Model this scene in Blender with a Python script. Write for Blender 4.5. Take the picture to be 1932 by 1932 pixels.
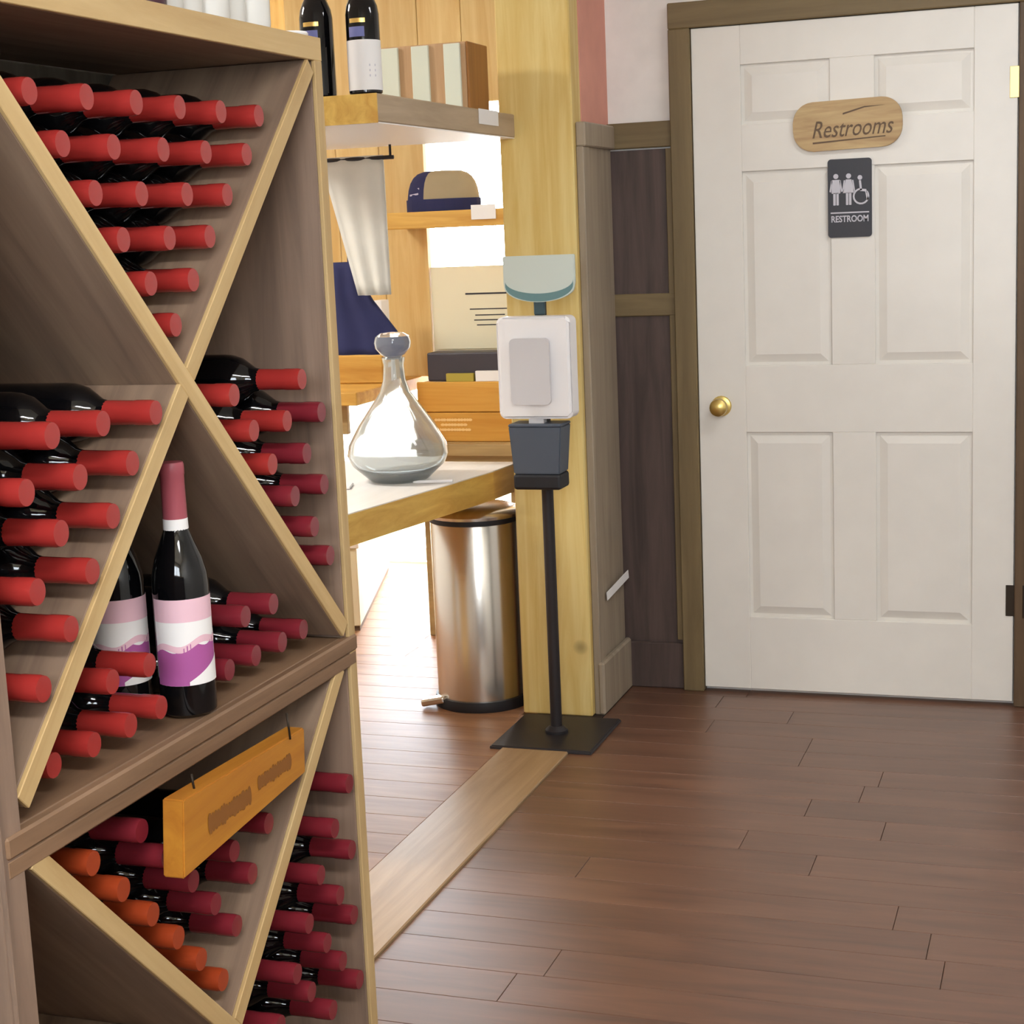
import bpy, bmesh, math, random
from mathutils import Vector, Matrix

SC = bpy.context.scene
for _o in list(bpy.data.objects):
    bpy.data.objects.remove(_o, do_unlink=True)
COL = SC.collection
random.seed(7)

# ------------------------------------------------------------------ camera
def make_camera():
    yaw, pitch, roll = 0.33321564, 0.16851145, -0.04216508
    fw = Vector((-math.sin(yaw) * math.cos(pitch), math.cos(yaw) * math.cos(pitch), -math.sin(pitch)))
    r = fw.cross(Vector((0, 0, 1))).normalized()
    u = r.cross(fw)
    c, s = math.cos(roll), math.sin(roll)
    rr, uu = r * c + u * s, u * c - r * s
    cd = bpy.data.cameras.new('camera')
    cd.sensor_width = 36.0
    cd.lens = 3143.73 / 1932 * 36.0
    cd.clip_start = 0.05
    co = bpy.data.objects.new('camera', cd)
    m = Matrix(((rr.x, uu.x, -fw.x), (rr.y, uu.y, -fw.y), (rr.z, uu.z, -fw.z))).to_4x4()
    m.translation = Vector((0, 0, 1.4795))
    co.matrix_world = m
    COL.objects.link(co)
    SC.camera = co
make_camera()

# ------------------------------------------------------------------ view, sky, lamps
SC.view_settings.view_transform = 'Standard'
SC.view_settings.look = 'None'
SC.view_settings.gamma = 1.0
SC.view_settings.exposure = 0.0
SC.view_settings.use_curve_mapping = False
SC.cycles.use_denoising = True
SC.cycles.max_bounces = 10
SC.cycles.diffuse_bounces = 6
SC.cycles.sample_clamp_indirect = 8.0

world = bpy.data.worlds.new('sky')
SC.world = world
world.use_nodes = True
wn = world.node_tree.nodes
wn['Background'].inputs['Color'].default_value = (0.84, 0.92, 1.0, 1)
wn['Background'].inputs['Strength'].default_value = 24.0      # overcast daylight outside

def lamp(name, loc, size, energy, color, rot=(0, 0, 0), portal=False):
    d = bpy.data.lights.new(name, 'AREA')
    d.shape = 'RECTANGLE'
    d.size, d.size_y = size
    d.energy = energy
    d.color = color
    o = bpy.data.objects.new(name, d)
    o.location = loc
    o.rotation_euler = rot
    COL.objects.link(o)
    if portal:
        d.cycles.is_portal = True
    return o
lamp('ceiling_lamp', (0.3, 3.6, 2.66), (1.2, 0.3), 20, (0.97, 0.98, 1.0))
lamp('ceiling_lamp', (0.3, -0.1, 2.66), (1.2, 0.3), 75, (0.97, 0.98, 1.0))
lamp('ceiling_lamp', (-3.4, 3.6, 2.66), (0.9, 0.3), 66, (1.0, 0.97, 0.92))  # added lamp, placed to brighten the counter slab in the left room
# portals only guide the sampling of the sky through the two glazed openings
lamp('window_portal', (-2.75, 6.99, 1.2), (1.7, 2.3), 1, (1, 1, 1), (math.radians(-90), 0, 0), True)
lamp('window_portal', (0.2, -1.69, 1.95), (1.8, 1.0), 1, (1, 1, 1), (math.radians(90), 0, 0), True)

# ------------------------------------------------------------------ materials
def lin(c):
    return tuple(((v / 255) / 12.92 if v / 255 <= 0.04045 else ((v / 255 + 0.055) / 1.055) ** 2.4) for v in c) + (1.0,)

def base_mat(name, col, rough=0.5, metal=0.0, spec=0.5, coat=0.0, trans=0.0, ior=1.45, emit=None):
    m = bpy.data.materials.new(name)
    m.use_nodes = True
    b = m.node_tree.nodes['Principled BSDF']
    b.inputs['Base Color'].default_value = lin(col)
    b.inputs['Roughness'].default_value = rough
    b.inputs['Metallic'].default_value = metal
    b.inputs['Specular IOR Level'].default_value = spec
    b.inputs['Coat Weight'].default_value = coat
    b.inputs['Coat Roughness'].default_value = rough
    b.inputs['Transmission Weight'].default_value = trans
    b.inputs['IOR'].default_value = ior
    return m

def grain_mat(name, c1, c2, axis=1, rough=0.5, scale=7.0, stretch=14.0, spec=0.4, vary=0.25, bump=0.15, knots=False, coat=0.0):
    """Wood: noise stretched along one axis, per-object shift of tone, faint relief."""
    m = base_mat(name, c1, rough, spec=spec, coat=coat)
    nt = m.node_tree
    N, L = nt.nodes, nt.links
    b = N['Principled BSDF']
    tc = N.new('ShaderNodeTexCoord')
    oi = N.new('ShaderNodeObjectInfo')
    add = N.new('ShaderNodeVectorMath'); add.operation = 'ADD'
    mul = N.new('ShaderNodeMath'); mul.operation = 'MULTIPLY'; mul.inputs[1].default_value = 37.0
    L.new(oi.outputs['Random'], mul.inputs[0])
    L.new(tc.outputs['Object'], add.inputs[0])
    L.new(mul.outputs[0], add.inputs[1])
    mp = N.new('ShaderNodeMapping')
    sc = [scale * stretch / 4] * 3
    sc[axis] = scale / 4
    mp.inputs['Scale'].default_value = sc
    L.new(add.outputs[0], mp.inputs['Vector'])
    n1 = N.new('ShaderNodeTexNoise')
    n1.inputs['Scale'].default_value = 1.0
    n1.inputs['Detail'].default_value = 6
    n1.inputs['Roughness'].default_value = 0.6
    n1.inputs['Distortion'].default_value = 0.6
    L.new(mp.outputs[0], n1.inputs['Vector'])
    rp = N.new('ShaderNodeValToRGB')
    rp.color_ramp.elements[0].position = 0.32
    rp.color_ramp.elements[0].color = lin(c2)
    rp.color_ramp.elements[1].position = 0.68
    rp.color_ramp.elements[1].color = lin(c1)
    L.new(n1.outputs['Fac'], rp.inputs[0])
    out = rp.outputs[0]
    if knots:
        v = N.new('ShaderNodeTexVoronoi'); v.inputs['Scale'].default_value = 3.1
        L.new(add.outputs[0], v.inputs['Vector'])
        kr = N.new('ShaderNodeValToRGB')
        kr.color_ramp.elements[0].position = 0.03; kr.color_ramp.elements[0].color = (1, 1, 1, 1)
        kr.color_ramp.elements[1].position = 0.10; kr.color_ramp.elements[1].color = (0, 0, 0, 1)
        L.new(v.outputs['Distance'], kr.inputs[0])
        mk = N.new('ShaderNodeMix'); mk.data_type = 'RGBA'
        L.new(kr.outputs[0], mk.inputs['Factor'])
        L.new(out, mk.inputs[6])
        mk.inputs[7].default_value = lin(tuple(int(x * 0.55) for x in c2))
        out = mk.outputs[2]
    hv = N.new('ShaderNodeHueSaturation')
    mr = N.new('ShaderNodeMapRange')
    mr.inputs['To Min'].default_value = 1 - vary
    mr.inputs['To Max'].default_value = 1 + vary
    L.new(oi.outputs['Random'], mr.inputs['Value'])
    L.new(mr.outputs[0], hv.inputs['Value'])
    L.new(out, hv.inputs['Color'])
    L.new(hv.outputs[0], b.inputs['Base Color'])
    if bump:
        bp = N.new('ShaderNodeBump')
        bp.inputs['Strength'].default_value = bump
        bp.inputs['Distance'].default_value = 0.002
        L.new(n1.outputs['Fac'], bp.inputs['Height'])
        L.new(bp.outputs[0], b.inputs['Normal'])
    return m

def paint_mat(name, c, rough=0.6, vary=0.05, spec=0.3):
    m = base_mat(name, c, rough, spec=spec)
    nt = m.node_tree; N, L = nt.nodes, nt.links
    tc = N.new('ShaderNodeTexCoord')
    n = N.new('ShaderNodeTexNoise'); n.inputs['Scale'].default_value = 9; n.inputs['Detail'].default_value = 4
    L.new(tc.outputs['Object'], n.inputs['Vector'])
    r = N.new('ShaderNodeValToRGB')
    r.color_ramp.elements[0].position = 0.3; r.color_ramp.elements[1].position = 0.7
    r.color_ramp.elements[0].color = lin(tuple(x * (1 - vary) for x in c))
    r.color_ramp.elements[1].color = lin(c)
    L.new(n.outputs['Fac'], r.inputs[0]); L.new(r.outputs[0], N['Principled BSDF'].inputs['Base Color'])
    bp = N.new('ShaderNodeBump'); bp.inputs['Strength'].default_value = 0.06; bp.inputs['Distance'].default_value = 0.001
    L.new(n.outputs['Fac'], bp.inputs['Height']); L.new(bp.outputs[0], N['Principled BSDF'].inputs['Normal'])
    return m

M = {}
M['rack_y'] = grain_mat('rack_wood_along', (152, 128, 106), (120, 98, 82), 1, 0.6, vary=0.06)
M['rack_x'] = grain_mat('rack_wood_deep', (150, 126, 106), (118, 98, 82), 0, 0.6, vary=0.06)
M['rack_z'] = grain_mat('rack_wood_upright', (146, 122, 104), (114, 94, 80), 2, 0.6, vary=0.06)
M['edge_lit_y'] = grain_mat('rack_lit_edge_along', (206, 178, 128), (184, 152, 102), 1, 0.55, vary=0.05)  # same rack wood, paler: light on the front edges put into the colour
M['edge_lit_z'] = grain_mat('rack_lit_edge_upright', (200, 172, 124), (176, 146, 98), 2, 0.55, vary=0.05)  # upright edges, likewise paler to carry the light on them
M['shelf_y'] = grain_mat('rack_shelf_along', (140, 110, 84), (108, 82, 60), 1, 0.55, vary=0.05)
M['rack_back'] = grain_mat('rack_back_board', (104, 96, 84), (78, 72, 62), 2, 0.7, vary=0.03)
M['floor'] = grain_mat('brown_floor_plank', (112, 76, 56), (86, 56, 40), 0, 0.40, scale=9, stretch=9, spec=0.7, vary=0.08, bump=0.04, coat=0.5)
M['floor_left'] = grain_mat('tan_floor_plank', (166, 124, 90), (138, 98, 70), 0, 0.46, scale=9, stretch=9, spec=0.3, vary=0.07, bump=0.05)
M['threshold'] = grain_mat('threshold_wood', (176, 146, 108), (150, 120, 84), 1, 0.42, vary=0.02, bump=0.05)
M['subfloor'] = base_mat('subfloor', (48, 34, 26), 0.8)
M['pine_z'] = grain_mat('pine_upright', (222, 194, 134), (204, 166, 102), 2, 0.45, knots=True, vary=0.05)
M['post'] = grain_mat('yellow_pine_post', (226, 204, 138), (208, 176, 100), 2, 0.45, knots=True, vary=0.0)
M['pine_x'] = grain_mat('pine_along', (222, 178, 92), (190, 138, 60), 0, 0.45, vary=0.05)
M['pine_yl'] = grain_mat('pine_deep', (214, 176, 92), (184, 140, 64), 1, 0.4, vary=0.03)
M['shelf_grey'] = grain_mat('grey_tan_shelf_wood', (186, 166, 140), (164, 144, 118), 1, 0.5, vary=0.02)  # grey-tan board colour, next to a yellow end board
M['slab_edge'] = grain_mat('slab_edge_wood', (236, 200, 108), (208, 160, 78), 1, 0.35, vary=0.02)
M['slab_glare'] = grain_mat('slab_top_glare', (240, 236, 230), (232, 228, 222), 1, 0.5, vary=0.02, bump=0.02)  # near-white colour carries the glare on the wooden top
M['white_wall'] = paint_mat('white_wall_paint', (242, 238, 232), 0.7)
M['cream_wall'] = paint_mat('cream_wall_paint', (228, 228, 224), 0.7)
M['red_wall'] = paint_mat('red_wall_paint', (224, 160, 142), 0.7)
M['ceiling'] = paint_mat('ceiling_paint', (232, 232, 230), 0.8)
M['door'] = paint_mat('door_white_paint', (232, 228, 220), 0.38, 0.02, 0.45)
M['olive'] = grain_mat('olive_stained_trim', (126, 108, 76), (106, 90, 62), 2, 0.5, vary=0.05)
M['olive_x'] = grain_mat('olive_stained_rail', (126, 108, 76), (106, 90, 62), 0, 0.5, vary=0.05)
M['dark_panel'] = grain_mat('dark_stained_panel', (92, 76, 70), (66, 54, 50), 2, 0.5, vary=0.05)
M['lit_trim'] = grain_mat('lit_grey_trim', (168, 154, 134), (146, 132, 114), 2, 0.5, vary=0.05)  # grey trim, made paler than the door wall to carry its light
M['dark_casing'] = grain_mat('dark_casing', (104, 82, 58), (82, 64, 46), 2, 0.5, vary=0.05)
M['brass'] = base_mat('brass', (216, 190, 116), 0.34, 1.0)
M['dark_metal'] = base_mat('dark_hinge', (58, 48, 38), 0.5, 0.6)
M['steel'] = base_mat('brushed_steel', (216, 210, 200), 0.24, 1.0)
M['black_plastic'] = base_mat('black_plastic', (30, 30, 34), 0.45)
M['slate_plastic'] = base_mat('slate_plastic', (78, 86, 98), 0.4)
M['black_metal'] = base_mat('black_metal', (44, 40, 42), 0.45, 0.2)
M['white_plastic'] = base_mat('white_plastic', (246, 244, 244), 0.35)
M['pale_plastic'] = base_mat('pale_green_plastic', (206, 216, 208), 0.35)
M['grey_plastic'] = base_mat('grey_plastic', (208, 206, 208), 0.4)
M['teal'] = base_mat('teal_print', (104, 140, 142), 0.4)
M['teal_dark'] = base_mat('dark_teal_print', (62, 84, 90), 0.4)
M['glass_dark'] = base_mat('dark_bottle_glass', (10, 10, 12), 0.06, spec=0.6)
M['cap_red'] = base_mat('red_capsule', (158, 46, 42), 0.24, spec=0.6)
M['cap_shade'] = base_mat('shaded_red_capsule', (124, 36, 46), 0.24, spec=0.6)  # darker copy of the red capsule: shade on lower bottles in the colour
M['cap_lit_orange'] = base_mat('orange_lit_red_capsule', (158, 62, 30), 0.28, spec=0.5)  # red capsule turned orange to carry the different light on that row
M['cap_rose'] = base_mat('rose_capsule', (164, 82, 92), 0.4)
M['paper'] = base_mat('white_paper', (236, 234, 232), 0.7)
M['paper_pink'] = base_mat('pink_paper', (226, 186, 198), 0.7)
M['magenta'] = base_mat('magenta_print', (166, 84, 148), 0.7)
M['ink_dark'] = base_mat('dark_ink', (44, 42, 48), 0.6)
M['ink_brown'] = base_mat('burnt_brown', (104, 84, 66), 0.7)
M['ink_deep'] = base_mat('burnt_dark_brown', (134, 84, 30), 0.7)
M['gold'] = base_mat('gold_foil', (230, 190, 110), 0.3, 0.8)
M['violet'] = base_mat('violet_paper', (112, 116, 170), 0.6)
M['sign_gold'] = grain_mat('honey_sign_wood', (196, 134, 46), (170, 106, 34), 1, 0.5, vary=0.0)
M['plaque'] = grain_mat('plaque_wood', (200, 174, 128), (166, 134, 96), 0, 0.55, scale=14, stretch=10, vary=0.0)
M['sign_black'] = base_mat('black_sign', (52, 52, 58), 0.45)
M['sign_grey'] = base_mat('pale_grey_print', (198, 196, 204), 0.5)
M['crate'] = grain_mat('orange_crate_wood', (216, 164, 76), (196, 138, 54), 0, 0.5, vary=0.03)
M['crate_ink'] = base_mat('pale_stencil', (236, 196, 128), 0.6)
M['tan_wood'] = grain_mat('tan_bench_wood', (178, 152, 104), (152, 126, 84), 0, 0.5, vary=0.03)
M['cream'] = base_mat('cream_board', (224, 218, 190), 0.6)
M['towel'] = paint_mat('pale_towel', (224, 222, 212), 0.9)
M['navy'] = paint_mat('navy_cloth', (48, 50, 86), 0.9)
M['navy_light'] = base_mat('white_stitch', (186, 178, 196), 0.8)
M['khaki'] = paint_mat('khaki_cloth', (168, 152, 122), 0.9)
M['case_black'] = base_mat('charcoal_case', (62, 58, 64), 0.5)
M['green_card'] = base_mat('olive_card', (168, 152, 60), 0.6)
M['pale_slat'] = base_mat('pale_slat', (218, 222, 204), 0.6)
M['crate_tan'] = grain_mat('tan_crate_wood', (200, 164, 124), (176, 138, 100), 2, 0.5, vary=0.03)
M['crate_side'] = grain_mat('brown_crate_wood', (160, 108, 52), (138, 90, 42), 2, 0.5, vary=0.03)
M['patio'] = paint_mat('pale_patio', (214, 200, 178), 0.8)

def glass_mat(name, tint, rough=0.02):
    m = base_mat(name, tint, rough, trans=1.0, ior=1.45)
    return m
M['clear_glass'] = base_mat('clear_glass', (238, 244, 246), 0.05, trans=0.88, ior=1.45)
def frost():
    m = base_mat('frosted_glass', (248, 246, 240), 0.25, trans=0.3, ior=1.3)
    return m
M['frost'] = frost()
def pane_mat():
    m = bpy.data.materials.new('window_pane'); m.use_nodes = True
    nt = m.node_tree; N, L = nt.nodes, nt.links
    N.remove(N['Principled BSDF'])
    t = N.new('ShaderNodeBsdfTransparent'); g = N.new('ShaderNodeBsdfGlossy'); g.inputs['Roughness'].default_value = 0.02
    mx = N.new('ShaderNodeMixShader'); mx.inputs[0].default_value = 0.07
    L.new(t.outputs[0], mx.inputs[1]); L.new(g.outputs[0], mx.inputs[2])
    L.new(mx.outputs[0], N['Material Output'].inputs['Surface'])
    return m
M['pane'] = pane_mat()

# ------------------------------------------------------------------ helpers
def mesh_from(bm, name, smooth=False):
    me = bpy.data.meshes.new(name)
    bmesh.ops.recalc_face_normals(bm, faces=bm.faces)
    bm.to_mesh(me); bm.free()
    if smooth:
        for p in me.polygons:
            p.use_smooth = True
    return me

def put(name, me, mat, parent=None, loc=(0, 0, 0), rot=(0, 0, 0)):
    if mat is not None:
        me.materials.clear(); me.materials.append(M[mat] if isinstance(mat, str) else mat)
    o = bpy.data.objects.new(name, me)
    o.location = loc; o.rotation_euler = rot
    COL.objects.link(o)
    if parent is not None:
        o.parent = parent
    return o

def tag(o, label=None, cat=None, group=None, kind=None):
    if label: o['label'] = label
    if cat: o['category'] = cat
    if group: o['group'] = group
    if kind: o['kind'] = kind
    return o

def root(name, loc, label, cat, group=None, rot=(0, 0, 0)):
    o = bpy.data.objects.new(name, None)
    o.empty_display_size = 0.05
    o.location = loc; o.rotation_euler = rot
    COL.objects.link(o)
    return tag(o, label, cat, group)

def box_bm(sx, sy, sz, bev=0.0, seg=1):
    bm = bmesh.new()
    bmesh.ops.create_cube(bm, size=1)
    bmesh.ops.scale(bm, vec=(sx, sy, sz), verts=bm.verts)
    if bev > 0:
        bmesh.ops.bevel(bm, geom=list(bm.edges), offset=min(bev, 0.45 * min(sx, sy, sz)), segments=seg, affect='EDGES', profile=0.5)
    return bm

def box(name, lo, hi, mat, parent=None, bev=0.002, seg=1, org=(0, 0, 0), smooth=False):
    """Box between two corners given in world space; org is the parent's world position."""
    s = [hi[i] - lo[i] for i in range(3)]
    c = [(hi[i] + lo[i]) / 2 - org[i] for i in range(3)]
    return put(name, mesh_from(box_bm(*s, bev, seg), name, smooth), mat, parent, c)

def lathe_me(prof, seg=24, name='lathe', axis='Z', smooth=True):
    """prof: list of (radius, height); closed by caps when the radius is 0."""
    bm = bmesh.new()
    rings = []
    for r, h in prof:
        if r < 1e-6:
            rings.append([bm.verts.new((0, 0, h))])
        else:
            rings.append([bm.verts.new((r * math.cos(2 * math.pi * k / seg), r * math.sin(2 * math.pi * k / seg), h)) for k in range(seg)])
    for a, b in zip(rings, rings[1:]):
        for k in range(seg):
            k2 = (k + 1) % seg
            if len(a) == 1 and len(b) == 1: continue
            if len(a) == 1: bm.faces.new((a[0], b[k], b[k2]))
            elif len(b) == 1: bm.faces.new((a[k], a[k2], b[0]))
            else: bm.faces.new((a[k], a[k2], b[k2], b[k]))
    if axis == 'X':
        bmesh.ops.rotate(bm, cent=(0, 0, 0), matrix=Matrix.Rotation(math.radians(90), 3, 'Y'), verts=bm.verts)
    me = mesh_from(bm, name, smooth)
    if smooth:
        try:
            me.set_sharp_from_angle(angle=math.radians(40))
        except Exception:
            pass
    return me

def prism_bm(pts, d):
    """2D outline extruded: outline in (x, z), front at y=0, back at y=d."""
    bm = bmesh.new()
    f = [bm.verts.new((x, 0, z)) for x, z in pts]
    b = [bm.verts.new((x, d, z)) for x, z in pts]
    bm.faces.new(f); bm.faces.new(list(reversed(b)))
    n = len(pts)
    for i in range(n):
        j = (i + 1) % n
        bm.faces.new((f[i], b[i], b[j], f[j]))
    return bm

def prism(name, pts, d, mat, parent=None, loc=(0, 0, 0), rot=(0, 0, 0), bev=0.0):
    bm = prism_bm(pts, d)
    if bev:
        bmesh.ops.bevel(bm, geom=list(bm.edges), offset=bev, segments=2, affect='EDGES')
    return put(name, mesh_from(bm, name), mat, parent, loc, rot)

def add_poly(bm, pts, y0=0.0, d=0.002):
    f = [bm.verts.new((x, y0, z)) for x, z in pts]
    b = [bm.verts.new((x, y0 + d, z)) for x, z in pts]
    bm.faces.new(f); bm.faces.new(list(reversed(b)))
    for i in range(len(pts)):
        j = (i + 1) % len(pts)
        bm.faces.new((f[i], b[i], b[j], f[j]))

def circ(cx, cz, r, n=16, a0=0, a1=360, full=True):
    k = n if full else n + 1
    return [(cx + r * math.cos(math.radians(a0 + (a1 - a0) * i / n)), cz + r * math.sin(math.radians(a0 + (a1 - a0) * i / n))) for i in range(k)]

def rrect(x0, z0, x1, z1, r, n=6):
    p = []
    for cx, cz, a in ((x1 - r, z0 + r, -90), (x1 - r, z1 - r, 0), (x0 + r, z1 - r, 90), (x0 + r, z0 + r, 180)):
        for i in range(n + 1):
            t = math.radians(a + 90 * i / n)
            p.append((cx + r * math.cos(t), cz + r * math.sin(t)))
    return p

def text_me(txt, size, shear=0.0, extrude=0.0008, width=None, bold=0.0):
    cu = bpy.data.curves.new('text', 'FONT')
    cu.body = txt; cu.size = size; cu.shear = shear; cu.extrude = extrude; cu.offset = bold
    cu.align_x = 'CENTER'; cu.align_y = 'CENTER'; cu.resolution_u = 3
    t = bpy.data.objects.new('text', cu); COL.objects.link(t)
    bpy.context.view_layer.update()
    dg = bpy.context.evaluated_depsgraph_get()
    me = bpy.data.meshes.new_from_object(t.evaluated_get(dg))
    bpy.data.objects.remove(t, do_unlink=True)
    if width:
        xs = [v.co.x for v in me.vertices]
        s = width / max(1e-6, max(xs) - min(xs))
        for v in me.vertices: v.co.x *= s
    return me

def tube_bm(pts, r, seg=8, bm=None):
    bm = bm or bmesh.new()
    rings = []
    P = [Vector(p) for p in pts]
    for i, p in enumerate(P):
        t = (P[min(i + 1, len(P) - 1)] - P[max(i - 1, 0)]).normalized()
        a = t.orthogonal().normalized(); b = t.cross(a)
        rings.append([bm.verts.new(p + r * (math.cos(2 * math.pi * k / seg) * a + math.sin(2 * math.pi * k / seg) * b)) for k in range(seg)])
    for A, B in zip(rings, rings[1:]):
        best = min(range(seg), key=lambda s: sum((A[k].co - B[(k + s) % seg].co).length for k in range(seg)))
        for k in range(seg):
            bm.faces.new((A[k], A[(k + 1) % seg], B[(k + 1 + best) % seg], B[(k + best) % seg]))
    bm.faces.new(rings[0]); bm.faces.new(list(reversed(rings[-1])))
    return bm

ORD = ['first', 'second', 'third', 'fourth', 'fifth', 'sixth', 'seventh', 'eighth']

# ------------------------------------------------------------------ room shell
CEIL = 2.72
def struct(name, lo, hi, mat, bev=0.0, parent=None, org=(0, 0, 0)):
    return tag(box(name, lo, hi, mat, parent, bev, org=org), kind='structure')

def planked_floor(x0, x1, y0, y1, mat, w, ln, seed):
    base = struct('floor', (x0, y0, -0.08), (x1, y1, -0.014), 'subfloor')
    c = base.location
    rnd = random.Random(seed)
    cache = {}
    y = y0
    while y < y1 - 0.01:
        ww = min(w, y1 - y)
        x = x0 - rnd.uniform(0, ln * 0.8)
        while x < x1:
            a, b = max(x, x0), min(x + ln, x1)
            if b - a > 0.03:
                L = b - a
                key = (round(L, 3), round(ww, 3))
                if key not in cache:
                    me = mesh_from(box_bm(L - 0.0012, ww - 0.0012, 0.014, 0.0008), 'plank')
                    me.materials.append(M[mat]); cache[key] = me
                o = bpy.data.objects.new('plank', cache[key])
                o.location = ((a + b) / 2 - c.x, y + ww / 2 - c.y, -0.007 - c.z)
                COL.objects.link(o); o.parent = base
            x += ln
        y += w
    return base
planked_floor(-1.366, 1.7, -1.6, 5.09, 'floor', 0.127, 1.22, 3)
planked_floor(-5.0, -1.572, 0.6, 6.9, 'floor_left', 0.127, 1.22, 5)
thr = struct('trim_1', (-1.568, 2.34, -0.03), (-1.368, 4.69, 0.006), 'threshold', 0.003)
struct('floor', (-1.62, 0.6, -0.08), (-1.368, 2.34, -0.002), 'subfloor')
struct('floor', (-1.62, 4.69, -0.08), (-1.368, 5.09, 0.0), 'subfloor')
struct('ceiling', (-5.1, -1.7, CEIL), (1.8, 7.0, CEIL + 0.1), 'ceiling')
struct('wall_back', (-1.62, 5.09, -0.1), (1.8, 5.2, CEIL), 'white_wall')
struct('wall_left', (-1.62, -1.6, -0.1), (-1.412, 2.33, CEIL), 'cream_wall')
struct('wall_partition', (-1.62, 4.80, -0.1), (-1.395, 5.09, CEIL), 'red_wall')
struct('wall_side', (-1.62, 5.2, -0.1), (-1.52, 6.9, CEIL), 'cream_wall')
struct('wall_near', (-5.1, 0.5, -0.1), (-1.62, 0.6, CEIL), 'cream_wall')

def holed_wall(name, mat, pieces):
    bm = bmesh.new()
    for lo, hi in pieces:
        b2 = box_bm(*[hi[i] - lo[i] for i in range(3)])
        bmesh.ops.translate(b2, vec=[(hi[i] + lo[i]) / 2 for i in range(3)], verts=b2.verts)
        tmp = bpy.data.meshes.new('tmp'); b2.to_mesh(tmp); b2.free(); bm.from_mesh(tmp); bpy.data.meshes.remove(tmp)
    return tag(put(name, mesh_from(bm, name), mat), kind='structure')
struct('wall_right', (1.7, -1.7, -0.1), (1.8, 5.2, CEIL), 'cream_wall')
holed_wall('wall_front', 'cream_wall', [((-1.62, -1.7, -0.1), (-0.7, -1.6, CEIL)), ((1.1, -1.7, -0.1), (1.8, -1.6, CEIL)),
                                       ((-0.7, -1.7, -0.1), (1.1, -1.6, 1.45)), ((-0.7, -1.7, 2.45), (1.1, -1.6, CEIL))])
WX0, WX1, WZ1 = -3.6, -1.9, 2.3
holed_wall('wall_far', 'pine_z', [((-5.1, 6.9, -0.1), (WX0, 7.0, CEIL)), ((WX1, 6.9, -0.1), (-1.52, 7.0, CEIL)), ((WX0, 6.9, WZ1), (WX1, 7.0, CEIL))])
struct('wall_outer', (-5.1, 0.6, -0.1), (-5.0, 6.9, CEIL), 'cream_wall')
struct('ground', (-14, 7.0, -0.2), (4, 18, -0.1), 'patio')
struct('ground', (-8, -14, -0.2), (10, -1.7, -0.1), 'patio')

def glazed(name, x0, x1, z0, z1, y, n):
    """Glazed opening in a wall facing Y: frame, mullions and one pane per light."""
    w = tag(box(name, (x0, y, z0), (x1, y + 0.06, z0 + 0.06), 'white_plastic', bev=0.003), kind='structure')
    o = w.location
    box('frame_head', (x0, y, z1 - 0.06), (x1, y + 0.06, z1), 'white_plastic', w, 0.003, org=o)
    step = (x1 - x0) / n
    for i in range(n + 1):
        xc = x0 + step * i
        a, b = max(x0, xc - 0.03), min(x1, xc + 0.03)
        box('mullion', (a, y, z0 + 0.06), (b, y + 0.06, z1 - 0.06), 'white_plastic', w, 0.003, org=o)
    for i in range(n):
        box('pane', (x0 + step * i + 0.03, y + 0.026, z0 + 0.06), (x0 + step * (i + 1) - 0.03, y + 0.032, z1 - 0.06), 'pane', w, 0, org=o)
    return w
glazed('window_1', WX0, WX1, 0.0, WZ1, 6.92, 2)
glazed('added_window', -0.7, 1.1, 1.45, 2.45, -1.68, 2)  # unseen window, added behind the camera to light the room

# wainscot on the door wall, left of the door
YW = 5.09
wn_ = struct('trim_2', (-1.395, 5.076, 0.0), (-1.19, YW, 1.70), 'dark_panel')
o_ = wn_.location
box('rail', (-1.395, 5.062, 1.705), (-1.19, YW, 1.782), 'olive_x', wn_, 0.003, org=o_)
box('rail', (-1.395, 5.066, 1.193), (-1.19, YW, 1.262), 'olive_x', wn_, 0.003, org=o_)
box('stile', (-1.212, 5.068, 0.16), (-1.19, YW, 1.70), 'olive', wn_, 0.002, org=o_)
tag(box('baseboard_back', (-1.395, 5.06, 0.0), (-1.19, 5.076, 0.15), 'dark_panel', bev=0.004), kind='structure')
# wainscot on the short side wall beside the post
ws = struct('trim_3', (-1.395, 4.80, 0.0), (-1.383, 5.062, 1.705), 'lit_trim')
o_ = ws.location
box('corner_board', (-1.397, 4.735, 0.0), (-1.374, 4.80, 1.705), 'lit_trim', ws, 0.003, org=o_)
box('cap_rail', (-1.397, 4.735, 1.705), (-1.368, 5.062, 1.775), 'lit_trim', ws, 0.004, org=o_)
tag(box('baseboard_side', (-1.383, 4.73, 0.0), (-1.362, 5.06, 0.165), 'lit_trim', bev=0.006), kind='structure')
# door casing
cs = struct('trim_4', (-1.19, 5.044, 0.0), (-1.124, YW, 2.046), 'olive', 0.003)
box('casing_head', (-1.19, 5.044, 2.046), (-0.08, YW, 2.122), 'olive_x', cs, 0.003, org=cs.location)
box('casing_leg', (-0.18, 5.044, 0.0), (-0.08, YW, 2.046), 'dark_casing', cs, 0.003, org=cs.location)

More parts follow.
